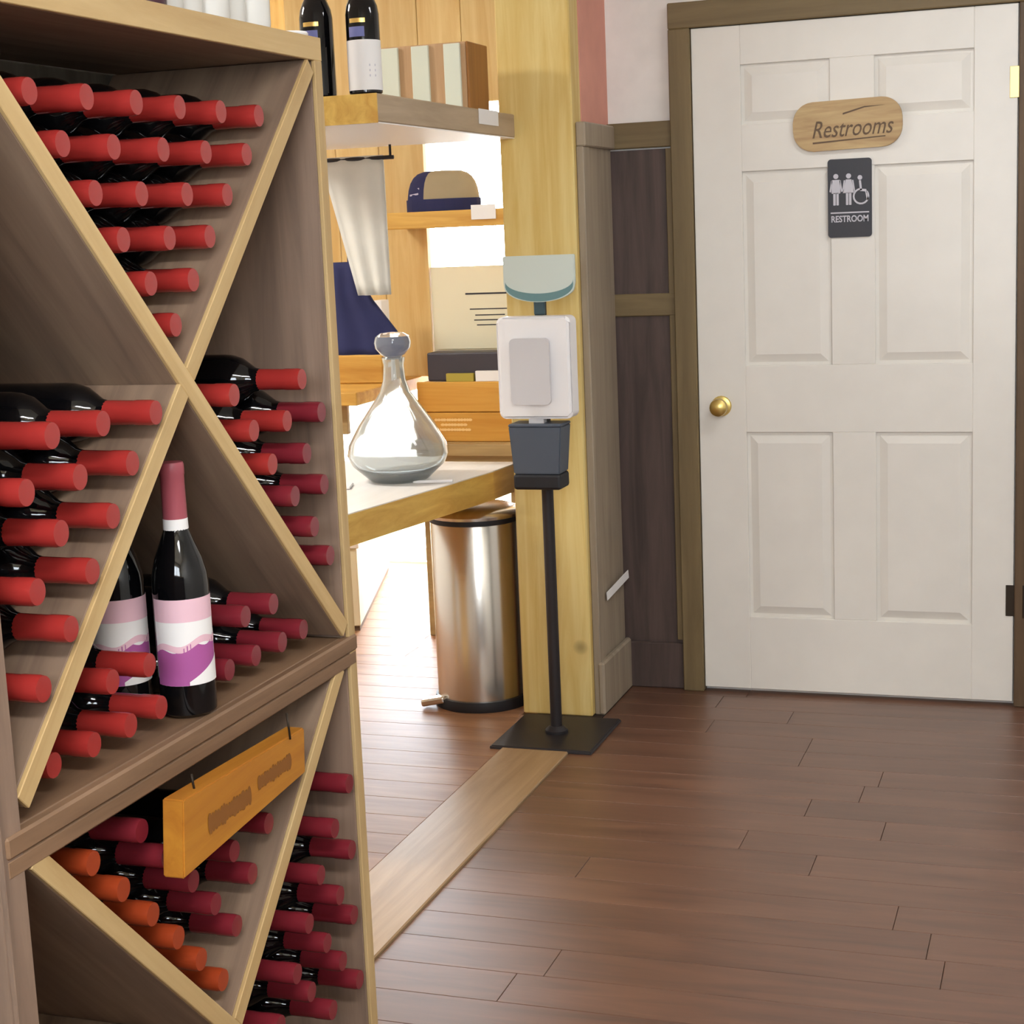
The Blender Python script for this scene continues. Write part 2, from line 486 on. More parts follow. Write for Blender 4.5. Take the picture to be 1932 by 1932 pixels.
# ------------------------------------------------------------------ white six-panel door
DX0, DX1, DZ0, DZ1, DY = -1.122, -0.183, 0.014, 2.044, 5.056
door = struct('door_1', (DX0, DY + 0.012, DZ0), (DX1, YW, DZ1), 'door', 0.0)
do = door.location
cols = [(-0.975, -0.712), (-0.583, -0.303)]
rows = [(0.248, 0.83), (1.035, 1.618), (1.755, 1.93)]
def dbox(name, x0, x1, z0, z1):
    return box(name, (x0, DY, z0), (x1, DY + 0.0125, z1), 'door', door, 0.0015, org=do)
dbox('stile', DX0, cols[0][0], DZ0, DZ1); dbox('stile', cols[1][1], DX1, DZ0, DZ1)
zs = [DZ0] + [v for r in rows for v in r] + [DZ1]
for i in range(0, len(zs), 2):
    dbox('rail', cols[0][0], cols[1][1], zs[i], zs[i + 1])
for z0, z1 in rows:
    dbox('mullion', cols[0][1], cols[1][0], z0, z1)
def raised_panel(x0, x1, z0, z1):
    bm = bmesh.new()
    m, g = 0.034, 0.010
    lv = [((x0 + 0.002, x1 - 0.002, z0 + 0.002, z1 - 0.002), DY + 0.0115), ((x0 + g, x1 - g, z0 + g, z1 - g), DY + 0.0110),
          ((x0 + m, x1 - m, z0 + m, z1 - m), DY + 0.002)]
    rg = []
    for (a, b, c, d), y in lv:
        rg.append([bm.verts.new((px - do.x, y - do.y, pz - do.z)) for px, pz in ((a, c), (b, c), (b, d), (a, d))])
    for A, B in zip(rg, rg[1:]):
        for k in range(4):
            bm.faces.new((A[k], A[(k + 1) % 4], B[(k + 1) % 4], B[k]))
    bm.faces.new(rg[-1])
    return put('panel', mesh_from(bm, 'panel'), 'door', door)
for x0, x1 in cols:
    for z0, z1 in rows:
        raised_panel(x0, x1, z0, z1)
kn = put('knob', lathe_me([(0, 0), (0.014, 0), (0.012, 0.02), (0.022, 0.03), (0.028, 0.042), (0.026, 0.055), (0.014, 0.062), (0, 0.063)], 20, 'knob'), 'brass', door,
         (-1.052 - do.x, DY - do.y, 0.912 - do.z), (math.radians(90), 0, 0))
put('rose', lathe_me([(0, 0), (0.032, 0), (0.030, 0.006), (0.014, 0.010), (0, 0.010)], 20, 'rose'), 'brass', kn)
for z0, z1, mt in ((1.785, 1.872, 'brass'), (0.278, 0.372, 'dark_metal')):
    h = box('hinge', (-0.205, DY - 0.003, z0), (-0.13, DY + 0.0005, z1), mt, door, 0.0008, org=do)
    put('hinge_pin', lathe_me([(0, -0.05), (0.006, -0.05), (0.006, 0.05), (0, 0.05)], 10, 'hinge_pin'), mt, h, (0.014, -0.006, 0))

# plaque and restroom sign on the door
pq = root('wood_plaque', (-0.66, DY - 0.001, 1.738), 'oval wooden plaque with dark script lettering mounted high on the white door', 'sign')
W2, H2 = 0.158, 0.071
pts = rrect(-W2, -H2, W2, H2, 0.058, 6)
prism('board', pts, 0.014, 'plaque', pq, (0, -0.014, 0), (0, math.radians(-1.2), 0), 0.002)
put('lettering', text_me('Restrooms', 0.07, 0.35, 0.0006, 0.235), 'ink_brown', pq, (0.012, -0.0148, -0.012), (math.radians(90), math.radians(-1.2), 0))
bm = bmesh.new()
add_poly(bm, [(-0.10, -0.052), (0.11, -0.040), (0.11, -0.037), (-0.10, -0.047)], -0.0150, 0.0008)
add_poly(bm, [(-0.012, 0.028), (0.05, 0.045), (0.11, 0.050), (0.05, 0.049), (-0.012, 0.033)], -0.0150, 0.0008)
put('flourish', mesh_from(bm, 'flourish'), 'ink_brown', pq)

rs = root('restroom_sign', (-0.655, DY - 0.001, 1.526), 'black restroom sign with grey man, woman and wheelchair symbols below the wooden plaque', 'sign')
prism('plate', rrect(-0.064, -0.114, 0.064, 0.114, 0.010), 0.004, 'sign_black', rs, (0, -0.004, 0))
bm = bmesh.new()
Y0 = -0.0052
def figure(cx, skirt):
    add_poly(bm, circ(cx, 0.064, 0.0075, 12), Y0)
    if skirt:
        add_poly(bm, [(cx - 0.008, 0.054), (cx + 0.008, 0.054), (cx + 0.017, 0.015), (cx - 0.017, 0.015)], Y0)
    else:
        add_poly(bm, rrect(cx - 0.013, 0.014, cx + 0.013, 0.054, 0.003, 2), Y0)
    for s in (-1, 1):
        add_poly(bm, rrect(cx + s * 0.0045 - 0.0035, -0.02, cx + s * 0.0045 + 0.0035, 0.016, 0.001, 1), Y0)
        add_poly(bm, [(cx + s * 0.010, 0.052), (cx + s * 0.014, 0.052), (cx + s * 0.019, 0.02), (cx + s * 0.015, 0.018)], Y0)
figure(-0.040, False); figure(-0.003, True)
add_poly(bm, circ(0.030, 0.058, 0.007, 12), Y0)
for a in range(0, 300, 20):                                  # wheel rim in short arcs
    t0, t1 = math.radians(a + 100), math.radians(a + 120)
    add_poly(bm, [(0.033 + r * math.cos(t), 0.004 + r * math.sin(t)) for r, t in ((0.019, t0), (0.019, t1), (0.024, t1), (0.024, t0))], Y0)
add_poly(bm, [(0.027, 0.05), (0.033, 0.05), (0.036, 0.022), (0.030, 0.02)], Y0)
add_poly(bm, [(0.030, 0.026), (0.048, 0.024), (0.056, -0.006), (0.050, -0.008), (0.045, 0.017), (0.030, 0.019)], Y0)
add_poly(bm, [(-0.056, -0.040), (0.056, -0.040), (0.056, -0.044), (-0.056, -0.044)], Y0)
put('pictograms', mesh_from(bm, 'pictograms'), 'sign_grey', rs)
put('lettering', text_me('RESTROOM', 0.026, 0, 0.0006, 0.108, 0.0006), 'sign_grey', rs, (0, -0.0048, -0.061), (math.radians(90), 0, 0))

# ------------------------------------------------------------------ pine post
post = root('pine_post', (-1.508, 4.755, 0), 'tall yellow pine post with small knots, at the end of the red wall', 'post')
box('shaft', (-1.62, 4.71, 0), (-1.397, 4.80, CEIL), 'post', post, 0.004, org=post.location)
box('side_board', (-1.632, 4.80, 0), (-1.6205, 5.08, CEIL), 'dark_casing', post, 0.002, org=post.location)

# unseen block, added behind the camera to shade the lower rack
tc = root('shade_block', (0.3, -0.9, 0), 'unseen dark block added behind the camera to shade the lower rack', 'case')
box('shade_block_body', (-1.0, -1.2, 0), (1.5, -0.60, 1.44), 'dark_panel', tc, 0.004, org=tc.location)
box('shade_block_top', (-1.05, -1.24, 1.44), (1.55, -0.54, 1.48), 'pine_yl', tc, 0.004, org=tc.location)

# white paper slip
sl = tag(put('paper_slip', mesh_from(box_bm(0.002, 0.19, 0.026, 0), 'paper_slip'), 'paper', None, (-1.366, 4.93, 0.365), (math.radians(10), 0, math.radians(-6))),
         'white paper slip sticking out low on the grey side panel beside the post', 'paper')

# ------------------------------------------------------------------ wine rack
XF, XB = -1.075, -1.402
Y0R, Y1R = 1.445, 2.304
ZT, ZS = 1.735, 0.862
rack = root('wine_rack', (-1.24, 1.87, 0), 'brown wooden wine rack with X-shaped bins, full of red-capped bottles', 'rack')
ro = rack.location
def rbox(name, lo, hi, mat, bev=0.002):
    return box(name, lo, hi, mat, rack, bev, org=ro)
tb = rbox('top_board', (XB, 1.35, ZT), (XF - 0.006, 2.329, ZT + 0.034), 'rack_y')
put('front_edge', mesh_from(box_bm(0.0065, 2.329 - 1.35, 0.034, 0.001), 'front_edge'), 'edge_lit_y', tb, ((XF - 0.003) - (XB + XF - 0.006) / 2, 0, 0))
ep = rbox('end_panel', (XB, Y1R, 0), (XF - 0.006, 2.328, ZT), 'rack_z')
put('front_edge', mesh_from(box_bm(0.0065, 0.024, ZT, 0.001), 'front_edge'), 'edge_lit_z', ep, ((XF - 0.003) - (XB + XF - 0.006) / 2, 0, 0))
lp = rbox('side_panel', (XB, 1.409, 0), (XF - 0.006, Y0R, ZT), 'rack_z')
put('front_edge', mesh_from(box_bm(0.0065, 0.036, ZT, 0.001), 'front_edge'), 'rack_z', lp, ((XF - 0.003) - (XB + XF - 0.006) / 2, 0, 0))
rbox('back_panel', (XB - 0.008, 1.409, 0), (XB, 2.328, ZT), 'rack_back')
sh = rbox('shelf', (XB, Y0R, ZS - 0.03), (XF - 0.012, Y1R, ZS), 'shelf_y')
st = rbox('shelf_trim', (XF - 0.012, Y0R - 0.03, ZS - 0.024), (XF + 0.004, 2.327, ZS + 0.001), 'shelf_y', 0.003)
put('lower_lip', mesh_from(box_bm(0.013, 2.327 - Y0R + 0.03, 0.023, 0.003), 'lower_lip'), 'shelf_y', st, (-0.0015, 0, -0.0245))
rbox('bottom_board', (XB, Y0R, 0.0), (XF, Y1R, 0.03), 'shelf_y')
TB = 0.026
def xboard(yc, zc, sgn, t0, t1):
    """One diagonal board; t runs along it from the crossing, sgn gives its lean."""
    L = t1 - t0
    me = mesh_from(box_bm(XF - 0.006 - XB, L, TB, 0.0015), 'diagonal_board')
    c = (t0 + t1) / 2
    dy, dz = math.cos(math.radians(45)), math.sin(math.radians(45)) * sgn
    o = put('diagonal_board', me, 'rack_y', rack, ((XB + XF - 0.006) / 2 - ro.x, yc + c * dy - ro.y, zc + c * dz - ro.z), (math.radians(45 * sgn), 0, 0))
    put('front_edge', mesh_from(box_bm(0.0065, L, TB, 0.001), 'front_edge'), 'edge_lit_y', o, ((XF - XB) / 2 - 0.0001, 0, 0))
ZC1, ZC2, YC = 1.304, 0.420, 1.8685
def cross(zc, ztop, zbot):
    s2 = math.sqrt(2)
    up, dn = (ztop - zc) * s2 - TB / 2, (zc - zbot) * s2 - TB / 2
    side = (Y1R - YC) * s2 - TB / 2
    xboard(YC, zc, -1, -min(up, (YC - Y0R) * s2 - TB / 2), min(dn, side))
    xboard(YC, zc, 1, TB / 2, min(up, side))
    xboard(YC, zc, 1, -min(dn, (YC - Y0R) * s2 - TB / 2), -TB / 2)
cross(ZC1, ZT, ZS); cross(ZC2, ZS - 0.03, 0.03)

# ------------------------------------------------------------------ bottles lying in the rack
BL = 0.302
lying_body = lathe_me([(0, 0.004), (0.030, 0.0), (0.0365, 0.004), (0.0375, 0.012), (0.0375, 0.178), (0.0365, 0.190), (0.032, 0.204), (0.024, 0.216), (0.0175, 0.226), (0.0150, 0.238), (0.0142, 0.262), (0.0142, 0.298), (0, 0.298)], 24, 'wine_bottle', 'X')
cap_me = lathe_me([(0.0146, 0.222 + 0.008), (0.0158, 0.231), (0.0152, 0.272), (0.0158, 0.276), (0.0158, 0.296), (0.0148, 0.3015), (0, BL)], 20, 'capsule', 'X')
lying_body.materials.append(M['glass_dark'])
cap_meshes = {}
for k in ('cap_red', 'cap_shade', 'cap_lit_orange'):
    me = cap_me.copy(); me.materials.append(M[k]); cap_meshes[k] = me
def lying(y, z, tip, cap, label, group):
    o = bpy.data.objects.new('wine_bottle', lying_body)
    o.location = (tip - BL, y, z)
    o.rotation_euler = (random.uniform(0, 6.28), 0, 0)
    COL.objects.link(o); tag(o, label, 'bottle', group)
    c = bpy.data.objects.new('capsule', cap_meshes[cap])
    COL.objects.link(c); c.parent = o
    return o
DP = 0.0768
HP = DP / math.sqrt(2)
AP = TB / 2 * math.sqrt(2)                       # apex offset of a crossing
RV = (DP / 2) * math.sqrt(2)
# top V bin: six rows
zv = ZC1 + AP + RV
for row in range(6):
    n = 6 - row
    for i in range(n):
        y = YC + (i - (n - 1) / 2) * 2 * HP
        z = zv + (n - 1) * HP
        if row == 0 and i == 0: pass
        lab = 'red-capped dark wine bottle in top V bin, %s row down, %s from left' % (ORD[row], ORD[i])
        if n == 1: lab = 'red-capped dark wine bottle alone at the bottom point of the top V bin'
        lying(y, z, -1.085 + random.uniform(-0.003, 0.003), 'cap_red', lab, 'bottles in the top V bin')
# left bin: on the lower left board
g = 'bottles in the left bin of the upper X'
off = AP + RV
def L_(i, k): return (YC - 0.0998 + 0 - HP * i - HP * k, ZC1 - 0.0998 + off - HP * i + HP * k)
left = [(i, 0) for i in range(6)] + [(i, 1) for i in range(1, 5)] + [(i, 2) for i in range(2, 4)]
for i, k in left:
    y, z = L_(i, k)
    if y < Y0R + 0.0385: y = Y0R + 0.0385
    lab = 'red-capped dark wine bottle in left bin, %s layer off the slanted board, %s down' % (ORD[k], ORD[i - k])
    lying(y, z, -1.066 + random.uniform(-0.004, 0.004), 'cap_red', lab, g)
# right bin of the upper X
g = 'bottles in the right bin of the upper X'
def R_(i, k): return (YC + 0.0998 + HP * i + HP * k, ZC1 - 0.0998 + off - HP * i + HP * k)
right = [(i, 0) for i in range(6)] + [(2, 1), (3, 1), (4, 1)] + [(2, 2), (3, 2)]
for i, k in right:
    y, z = R_(i, k)
    y = min(y, Y1R - 0.0385)
    lab = 'red-capped dark wine bottle in right bin, %s layer off the slanted board, %s down' % (ORD[k], ORD[i])
    lying(y, z, -1.066 + random.uniform(-0.004, 0.004), 'cap_shade' if i > 2 else 'cap_red', lab, g)
# bottom bin, on the shelf, both sides of the standing bottles
g = 'bottles lying on the rack shelf'
zb = ZS + DP / 2
d2 = math.sqrt(DP ** 2 - 0.039 ** 2)
for y, r, s, i in ((1.547, 0, 'left', 0), (1.625, 0, 'left', 1), (1.703, 0, 'left', 2), (1.781, 0, 'left', 3), (1.664, 1, 'left', 0), (1.742, 1, 'left', 1),
                   (1.963, 0, 'right', 0), (2.041, 0, 'right', 1), (2.119, 0, 'right', 2), (2.197, 0, 'right', 3), (2.002, 1, 'right', 0), (2.080, 1, 'right', 1)):
    lab = 'red-capped dark wine bottle on the shelf %s of standing bottles, %s row, %s from left' % (s, 'upper' if r else 'lower', ORD[i])
    lying(y, zb + r * d2, (-1.098 if r == 0 else -1.09) + random.uniform(0.0, 0.006), 'cap_shade' if s == 'right' else 'cap_red', lab, g)
# lower V bin under the shelf
g = 'bottles in the lower V bin'
zv2 = ZC2 + AP + RV
for a, b in [(0, 0), (0, 1), (0, 2), (0, 3), (0, 4), (0, 5), (1, 0), (1, 1), (1, 2), (1, 3), (1, 4), (2, 0), (2, 1), (3, 0)]:
    y, z = YC + HP * (a - b), zv2 + HP * (a + b)
    cap = 'cap_lit_orange' if a == 0 else 'cap_shade'
    if (a, b) == (0, 0): lab = 'orange-lit red-capped wine bottle at the bottom point of the lower V bin'
    elif a == 0: lab = 'orange-lit red-capped wine bottle on the lower left slanted board, %s up from the point' % ORD[b]
    else: lab = 'shade-toned red-capped bottle in lower V bin, %s layer off left board, %s up' % (ORD[a], ORD[b])
    lying(y, z, -1.088 + random.uniform(-0.004, 0.004), cap, lab, g)
# right bin of the lower X
g = 'bottles in the right bin of the lower X'
s0, d0 = YC + ZC2 + 0.0518 * math.sqrt(2), ZC2 - YC + 0  # sums along the boards
PITCH = DP * math.sqrt(2)
dbase = (YC - ZC2) + 0.0518 * math.sqrt(2)
for si, di in [(0, 1), (1, 1), (2, 1), (3, 1), (4, 1), (5, 1), (1, 2), (2, 2), (3, 2), (4, 2), (1, 3), (2, 3), (3, 3), (2, 4), (0, 2)]:
    s = s0 + PITCH * si; d = dbase + PITCH * di
    y, z = (s + d) / 2, (s - d) / 2
    y = min(y, Y1R - 0.0385)
    lab = 'shade-toned red-capped bottle in lower right bin, %s column from the board, %s up' % (ORD[di - 1], ORD[si])
    lying(y, z, -1.073 + random.uniform(-0.004, 0.004), 'cap_shade', lab, g)
# left bin of the lower X: only the top of the pile shows
def LL_(i, k): return (YC - 0.0998 - HP * i - HP * k, ZC2 - 0.0998 + off - HP * i + HP * k)
for i, k in ((4, 2),):
    pass
y, z = Y0R + 0.0385, 0.478
lying(y, z, -1.068, 'cap_shade', 'shade-toned red-capped bottle in the lower left bin beside the rack upright', None)
lying(y + 0.052, z - 0.0568, -1.075, 'cap_shade', 'shade-toned red-capped bottle in the lower left bin, just under its topmost bottle', None)
lying(y, z - 0.1136, -1.075, 'cap_shade', 'shade-toned red-capped bottle in the lower left bin, lowest against the rack upright', None)

# ------------------------------------------------------------------ two standing bottles on the rack shelf
def standing(x, y, z, label, H=0.335, ry=0.0, first=True):
    t = root('wine_bottle', (x, y, z), label, 'bottle')
    k = H / 0.335
    put('glass', lathe_me([(0, 0.003), (0.030, 0), (0.0365, 0.005), (0.0372, 0.014), (0.0372, 0.175), (0.036, 0.190), (0.031, 0.210), (0.022, 0.232), (0.0165, 0.248), (0.0145, 0.262), (0.0142, 0.333 * k), (0, 0.333 * k)], 28, 'glass'), 'glass_dark', t)
    put('capsule', lathe_me([(0.0149, 0.256), (0.0160, 0.257), (0.0156, 0.318 * k), (0.0164, 0.320), (0.0164, 0.333), (0.0150, 0.336), (0, 0.3365)], 24, 'capsule'), 'cap_rose', t)
    put('neck_band', lathe_me([(0.0158, 0.246), (0.0166, 0.2465), (0.0162, 0.262), (0.0158, 0.2622)], 24, 'neck_band'), 'paper', t)
    return t
def label_arc(z0, z1, r, a0, a1, n=16, top=None, bot=None):
    bm = bmesh.new(); A = []; B = []
    for i in range(n + 1):
        f = i / n
        a = math.radians(a0 + (a1 - a0) * f)
        zb_, zt_ = (bot(f) if bot else z0), (top(f) if top else z1)
        A.append(bm.verts.new((r * math.cos(a), r * math.sin(a), zb_))); B.append(bm.verts.new((r * math.cos(a), r * math.sin(a), zt_)))
    for i in range(n):
        bm.faces.new((A[i], A[i + 1], B[i + 1], B[i]))
    return mesh_from(bm, 'label', True)
sb1 = standing(-1.118, 1.885, ZS + 0.001, 'standing wine bottle with pink, white and magenta label, in front on the rack shelf')
sb2 = standing(-1.205, 1.868, ZS + 0.001, 'standing wine bottle with pink label, behind the other one on the rack shelf')
for b in (sb1, sb2):
    lb = put('label', label_arc(0.045, 0.160, 0.03755, -130, 60), 'paper', b)
    put('pink_band', label_arc(0.130, 0.160, 0.03775, -130, 60), 'paper_pink', lb)
    put('magenta_band', label_arc(0, 0, 0.03775, -130, 20, 24, lambda f: 0.088 + 0.016 * f + 0.004 * math.sin(f * 14), lambda f: 0.0452), 'magenta', lb)
    put('pink_streak', label_arc(0, 0, 0.0378, -130, 60, 24, lambda f: 0.096 + 0.018 * f + 0.004 * math.sin(f * 14), lambda f: 0.088 + 0.016 * f + 0.004 * math.sin(f * 14)), 'paper_pink', lb)
    put('white_splash', label_arc(0, 0, 0.0379, -55, 25, 16, lambda f: 0.050 + 0.030 * f, lambda f: 0.0453), 'paper', lb)

# ------------------------------------------------------------------ honey-coloured sign hanging under the shelf
sg = root('wooden_sign', (-1.040, 1.722, 0.802), 'honey-coloured wooden sign with dark worn lettering hanging below the rack shelf', 'sign', rot=(0, 0, 0))
# local x runs along the shelf (world +Y), local -y faces the room
def sign_board():
    bm = bmesh.new()
    # outline in (Y, Z), front at larger X; right end set a little deeper
    Ls, x0, x1, th = 0.376, 0.0, -0.018, 0.030
    o = [(0.0, 0.0, x0), (Ls, -0.022, x1), (Ls - 0.006, -0.088, x1), (-0.012, -0.098, x0)]
    f = [bm.verts.new((x, y, z)) for y, z, x in o]
    b = [bm.verts.new((x - th, y, z)) for y, z, x in o]
    bm.faces.new(f); bm.faces.new(list(reversed(b)))
    for i in range(4):
        j = (i + 1) % 4
        bm.faces.new((f[i], b[i], b[j], f[j]))
    bmesh.ops.recalc_face_normals(bm, faces=bm.faces)
    bmesh.ops.bevel(bm, geom=list(bm.edges), offset=0.002, segments=2, affect='EDGES')
    return mesh_from(bm, 'board')
put('board', sign_board(), 'sign_gold', sg)
bm = bmesh.new()
rnd = random.Random(11)
def worn_word(y0, y1, zc, h):
    # worn, unreadable lettering: overlapping small blots
    y = y0
    while y < y1:
        w = rnd.uniform(0.009, 0.015)
        x = -0.018 * y / 0.376 + 0.0005 + rnd.uniform(0, 0.0003)
        hh = h * rnd.uniform(0.7, 1.0)
        bm.faces.new([bm.verts.new((x, y + w / 2 * math.cos(a), zc + hh / 2 * math.sin(a) - 0.03 * y)) for a in [k * math.pi / 5 for k in range(10)]])
        y += w * 0.72
worn_word(0.065, 0.185, -0.052, 0.030)
put('lettering', mesh_from(bm, 'lettering'), 'ink_deep', sg)
bm = bmesh.new()
worn_word(0.215, 0.325, -0.044, 0.026)
put('lettering', mesh_from(bm, 'lettering'), 'ink_deep', sg)
for yy in (0.05, 0.32):
    bm = tube_bm([(-0.013, yy, -0.003 - 0.06 * yy), (-0.016, yy, 0.016)], 0.0016, 6)
    put('hook', mesh_from(bm, 'hook', True), 'dark_metal', sg)

# ------------------------------------------------------------------ things on top of the rack
ZTOP = ZT + 0.034
def tumbler(x, y, label, h=0.075, r=0.030, mat='frost'):
    t = put('tumbler', lathe_me([(0, 0), (r * 0.86, 0), (r, h * 0.3), (r * 1.02, h), (r * 0.94, h), (r * 0.92, h * 0.3), (r * 0.78, 0.008), (0, 0.008)], 24, 'tumbler'), mat, None, (x, y, ZTOP + 0.0005))
    return tag(t, label, 'glass', 'frosted tumblers on the rack top')
for i, (x, y) in enumerate([(-1.175, 2.045), (-1.18, 2.108), (-1.172, 2.171), (-1.18, 2.234), (-1.172, 2.297)]):
    tumbler(x, y, 'frosted pale tumbler on the rack top, %s from the left end of its row' % ORD[i])
tag(put('dark_jar', lathe_me([(0, 0), (0.03, 0), (0.032, 0.01), (0.032, 0.07), (0.024, 0.085), (0.024, 0.10), (0, 0.10)], 24, 'dark_jar'), base_mat('plum_glass', (70, 40, 50), 0.2), None, (-1.16, 1.972, ZTOP + 0.0005)),
    'dark plum jar on the rack top left of the frosted tumblers', 'jar')
tag(put('coaster', lathe_me([(0, 0), (0.024, 0), (0.026, 0.004), (0.024, 0.007), (0, 0.006)], 24, 'coaster'), 'paper', None, (-1.108, 2.298, ZTOP + 0.0005)),
    'small white round coaster on the far end of the rack top', 'coaster')

# ------------------------------------------------------------------ wall shelf across the opening, with two bottles and a crate
ws1 = root('display_shelf', (-1.9, 4.2, 1.737), 'thick pine display shelf held by the post, above the serving counter', 'shelf')
wo = ws1.location
box('board', (-2.25, 3.702, 1.739), (-1.572, 4.709, 1.805), 'shelf_grey', ws1, 0.003, org=wo)
box('underside', (-2.248, 3.704, 1.7365), (-1.574, 4.709, 1.739), 'white_plastic', ws1, 0.0, org=wo)  # near-white sheet: light bounced off the floor, put into the colour
box('end_board', (-2.25, 3.698, 1.737), (-1.572, 3.702, 1.805), 'slab_edge', ws1, 0.0, org=wo)
tag(box('price_card', (-1.571, 4.40, 1.765), (-1.5695, 4.56, 1.806), 'paper', None, 0), 'white price card on the far end of the display shelf', 'card')
def shelf_bottle(x, y, label, big):
    t = root('wine_bottle', (x, y, 1.8055), label, 'bottle')
    put('glass', lathe_me([(0, 0.003), (0.033, 0), (0.0395, 0.005), (0.040, 0.014), (0.040, 0.185), (0.037, 0.205), (0.030, 0.222), (0.020, 0.24), (0.0155, 0.256), (0.0150, 0.318), (0, 0.318)], 28, 'glass'), 'glass_dark', t)
    put('capsule', lathe_me([(0.0156, 0.245), (0.0166, 0.246), (0.0160, 0.318), (0, 0.3195)], 24, 'capsule'), 'black_plastic', t)
    if big:
        lb = put('label', label_arc(0.010, 0.125, 0.0404, -150, 20), 'paper', t)
        bm = bmesh.new()
        for k in range(3):
            a0, a1 = math.radians(-52), math.radians(-28)
            z = 0.040 + k * 0.012
            q = [(0.0408 * math.cos(a), 0.0408 * math.sin(a), zz) for a, zz in ((a0, z), (a1, z), (a1, z + 0.005), (a0, z + 0.005))]
            bm.faces.new([bm.verts.new(v) for v in q])
        put('print', mesh_from(bm, 'print'), 'sign_grey', lb)
    put('violet_tab', label_arc(0.132, 0.155, 0.0404, -120, -62), 'violet', t)
    put('gold_band', label_arc(0.164, 0.174, 0.0404, -115, -58), 'gold', t)
    return t
shelf_bottle(-1.622, 3.755, 'dark wine bottle with large white label standing at the shelf corner', True)
shelf_bottle(-1.742, 3.755, 'dark wine bottle with gold mark, left of the white-labelled one on the shelf', False)
cr = root('slatted_crate', (-1.745, 4.53, 1.806), 'tan wooden crate with three pale vertical slats standing on the display shelf', 'crate')
co_ = cr.location
box('body', (-1.885, 4.452, 1.806), (-1.62, 4.61, 1.992), 'crate_tan', cr, 0.003, org=co_)
box('side_board', (-1.62, 4.452, 1.806), (-1.612, 4.61, 1.992), 'crate_side', cr, 0.002, org=co_)
for xa, xb in ((-1.874, -1.818), (-1.778, -1.727), (-1.682, -1.634)):
    box('slat', (xa, 4.442, 1.81), (xb, 4.452, 1.988), 'pale_slat', cr, 0.0015, org=co_)

# rail with towel and navy apron under the shelf
rl = root('hanging_rail', (-2.06, 4.62, 1.70), 'thin black rail fixed under the display shelf, holding towel and apron', 'rail')
bm = tube_bm([(-0.18, 0, 0.0), (0.14, 0, 0.0)], 0.006, 8)
for xx in (-0.17, 0.13):
    tube_bm([(xx, 0, 0), (xx, 0, 0.0365)], 0.004, 8, bm)
put('rod', mesh_from(bm, 'rod', True), 'black_metal', rl)
def cloth(name, outline_fn, zt, zb, y, mat, label, cat, amp=0.008, seed=0):
    """Hanging cloth: a doubled, folded sheet with thickness, hung over the rail."""
    bm = bmesh.new(); nx, nz = 14, 12
    F = []
    for side in (-1, 1):
        grid = []
        for j in range(nz + 1):
            f = j / nz; z = zt + (zb - zt) * f
            xl, xr = outline_fn(f)
            row = []
            for i in range(nx + 1):
                u = i / nx
                fold = amp * math.sin(u * 15 + seed) * (0.3 + 0.7 * f)
                row.append(bm.verts.new((xl + (xr - xl) * u, y + side * 0.007 * (1 if j else 0.3) + fold, z)))
            grid.append(row)
        F.append(grid)
    for s, grid in enumerate(F):
        for j in range(nz):
            for i in range(nx):
                bm.faces.new((grid[j][i], grid[j][i + 1], grid[j + 1][i + 1], grid[j + 1][i]))
    A, B = F
    for i in range(nx):
        bm.faces.new((A[0][i], A[0][i + 1], B[0][i + 1], B[0][i])); bm.faces.new((A[nz][i], A[nz][i + 1], B[nz][i + 1], B[nz][i]))
    for j in range(nz):
        bm.faces.new((A[j][0], A[j + 1][0], B[j + 1][0], B[j][0])); bm.faces.new((A[j][nx], A[j + 1][nx], B[j + 1][nx], B[j][nx]))
    return tag(put(name, mesh_from(bm, name, True), mat), label, cat)
cloth('towel', lambda f: (-2.14 + 0.10 * max(0, f - 0.15), -1.955 - 0.0 * f), 1.708, 1.30, 4.62, 'towel', 'long pale towel hanging from the black rail beside the wine rack', 'towel')
cloth('apron', lambda f: (-2.16, -2.04 + 0.10 * max(0, min(1, (f - 0.35) * 2.2))), 1.40, 1.12, 4.655, 'navy', 'navy blue cloth hanging behind and below the pale towel', 'cloth', 0.006, 2)
bm = tube_bm([(-2.10, 4.655, 1.398), (-2.10, 4.655, 1.694)], 0.003, 6)
_a = put('strap', mesh_from(bm, 'strap'), 'navy', bpy.data.objects['apron'])

# ------------------------------------------------------------------ serving counter: thick slab
sc_ = root('serving_counter', (-2.0, 4.3, 0), 'thick live-edge wooden counter slab with glossy top behind the rack', 'counter')
so = sc_.location
def slab_mesh(z0, z1, inset):
    P = [(-1.682, 4.953), (-1.70, 4.75), (-1.752, 4.45), (-1.80, 4.20), (-1.84, 3.98), (-1.93, 3.50), (-2.50, 3.50), (-2.38, 4.953)]
    bm = bmesh.new()
    c = Vector((-2.1, 4.3))
    Q = [((Vector(p) - c) * (1 - inset) + c) for p in P]
    b = [bm.verts.new((q.x - so.x, q.y - so.y, z0)) for q in Q]
    t = [bm.verts.new((q.x - so.x, q.y - so.y, z1)) for q in Q]
    bm.faces.new(t); bm.faces.new(list(reversed(b)))
    for i in range(len(P)):
        j = (i + 1) % len(P)
        bm.faces.new((b[i], b[j], t[j], t[i]))
    return mesh_from(bm, 'slab')
put('slab', slab_mesh(0.662, 0.747, 0.0), 'slab_edge', sc_)
put('top_face', slab_mesh(0.747, 0.750, 0.004), 'slab_glare', sc_)
for lo, hi in (((-2.40, 3.58, 0), (-2.0, 3.64, 0.662)), ((-1.955, 4.925, 0), (-1.92, 4.95, 0.662)), ((-2.46, 4.05, 0), (-2.40, 4.11, 0.662))):
    box('leg', lo, hi, 'pine_z', sc_, 0.003, org=so)

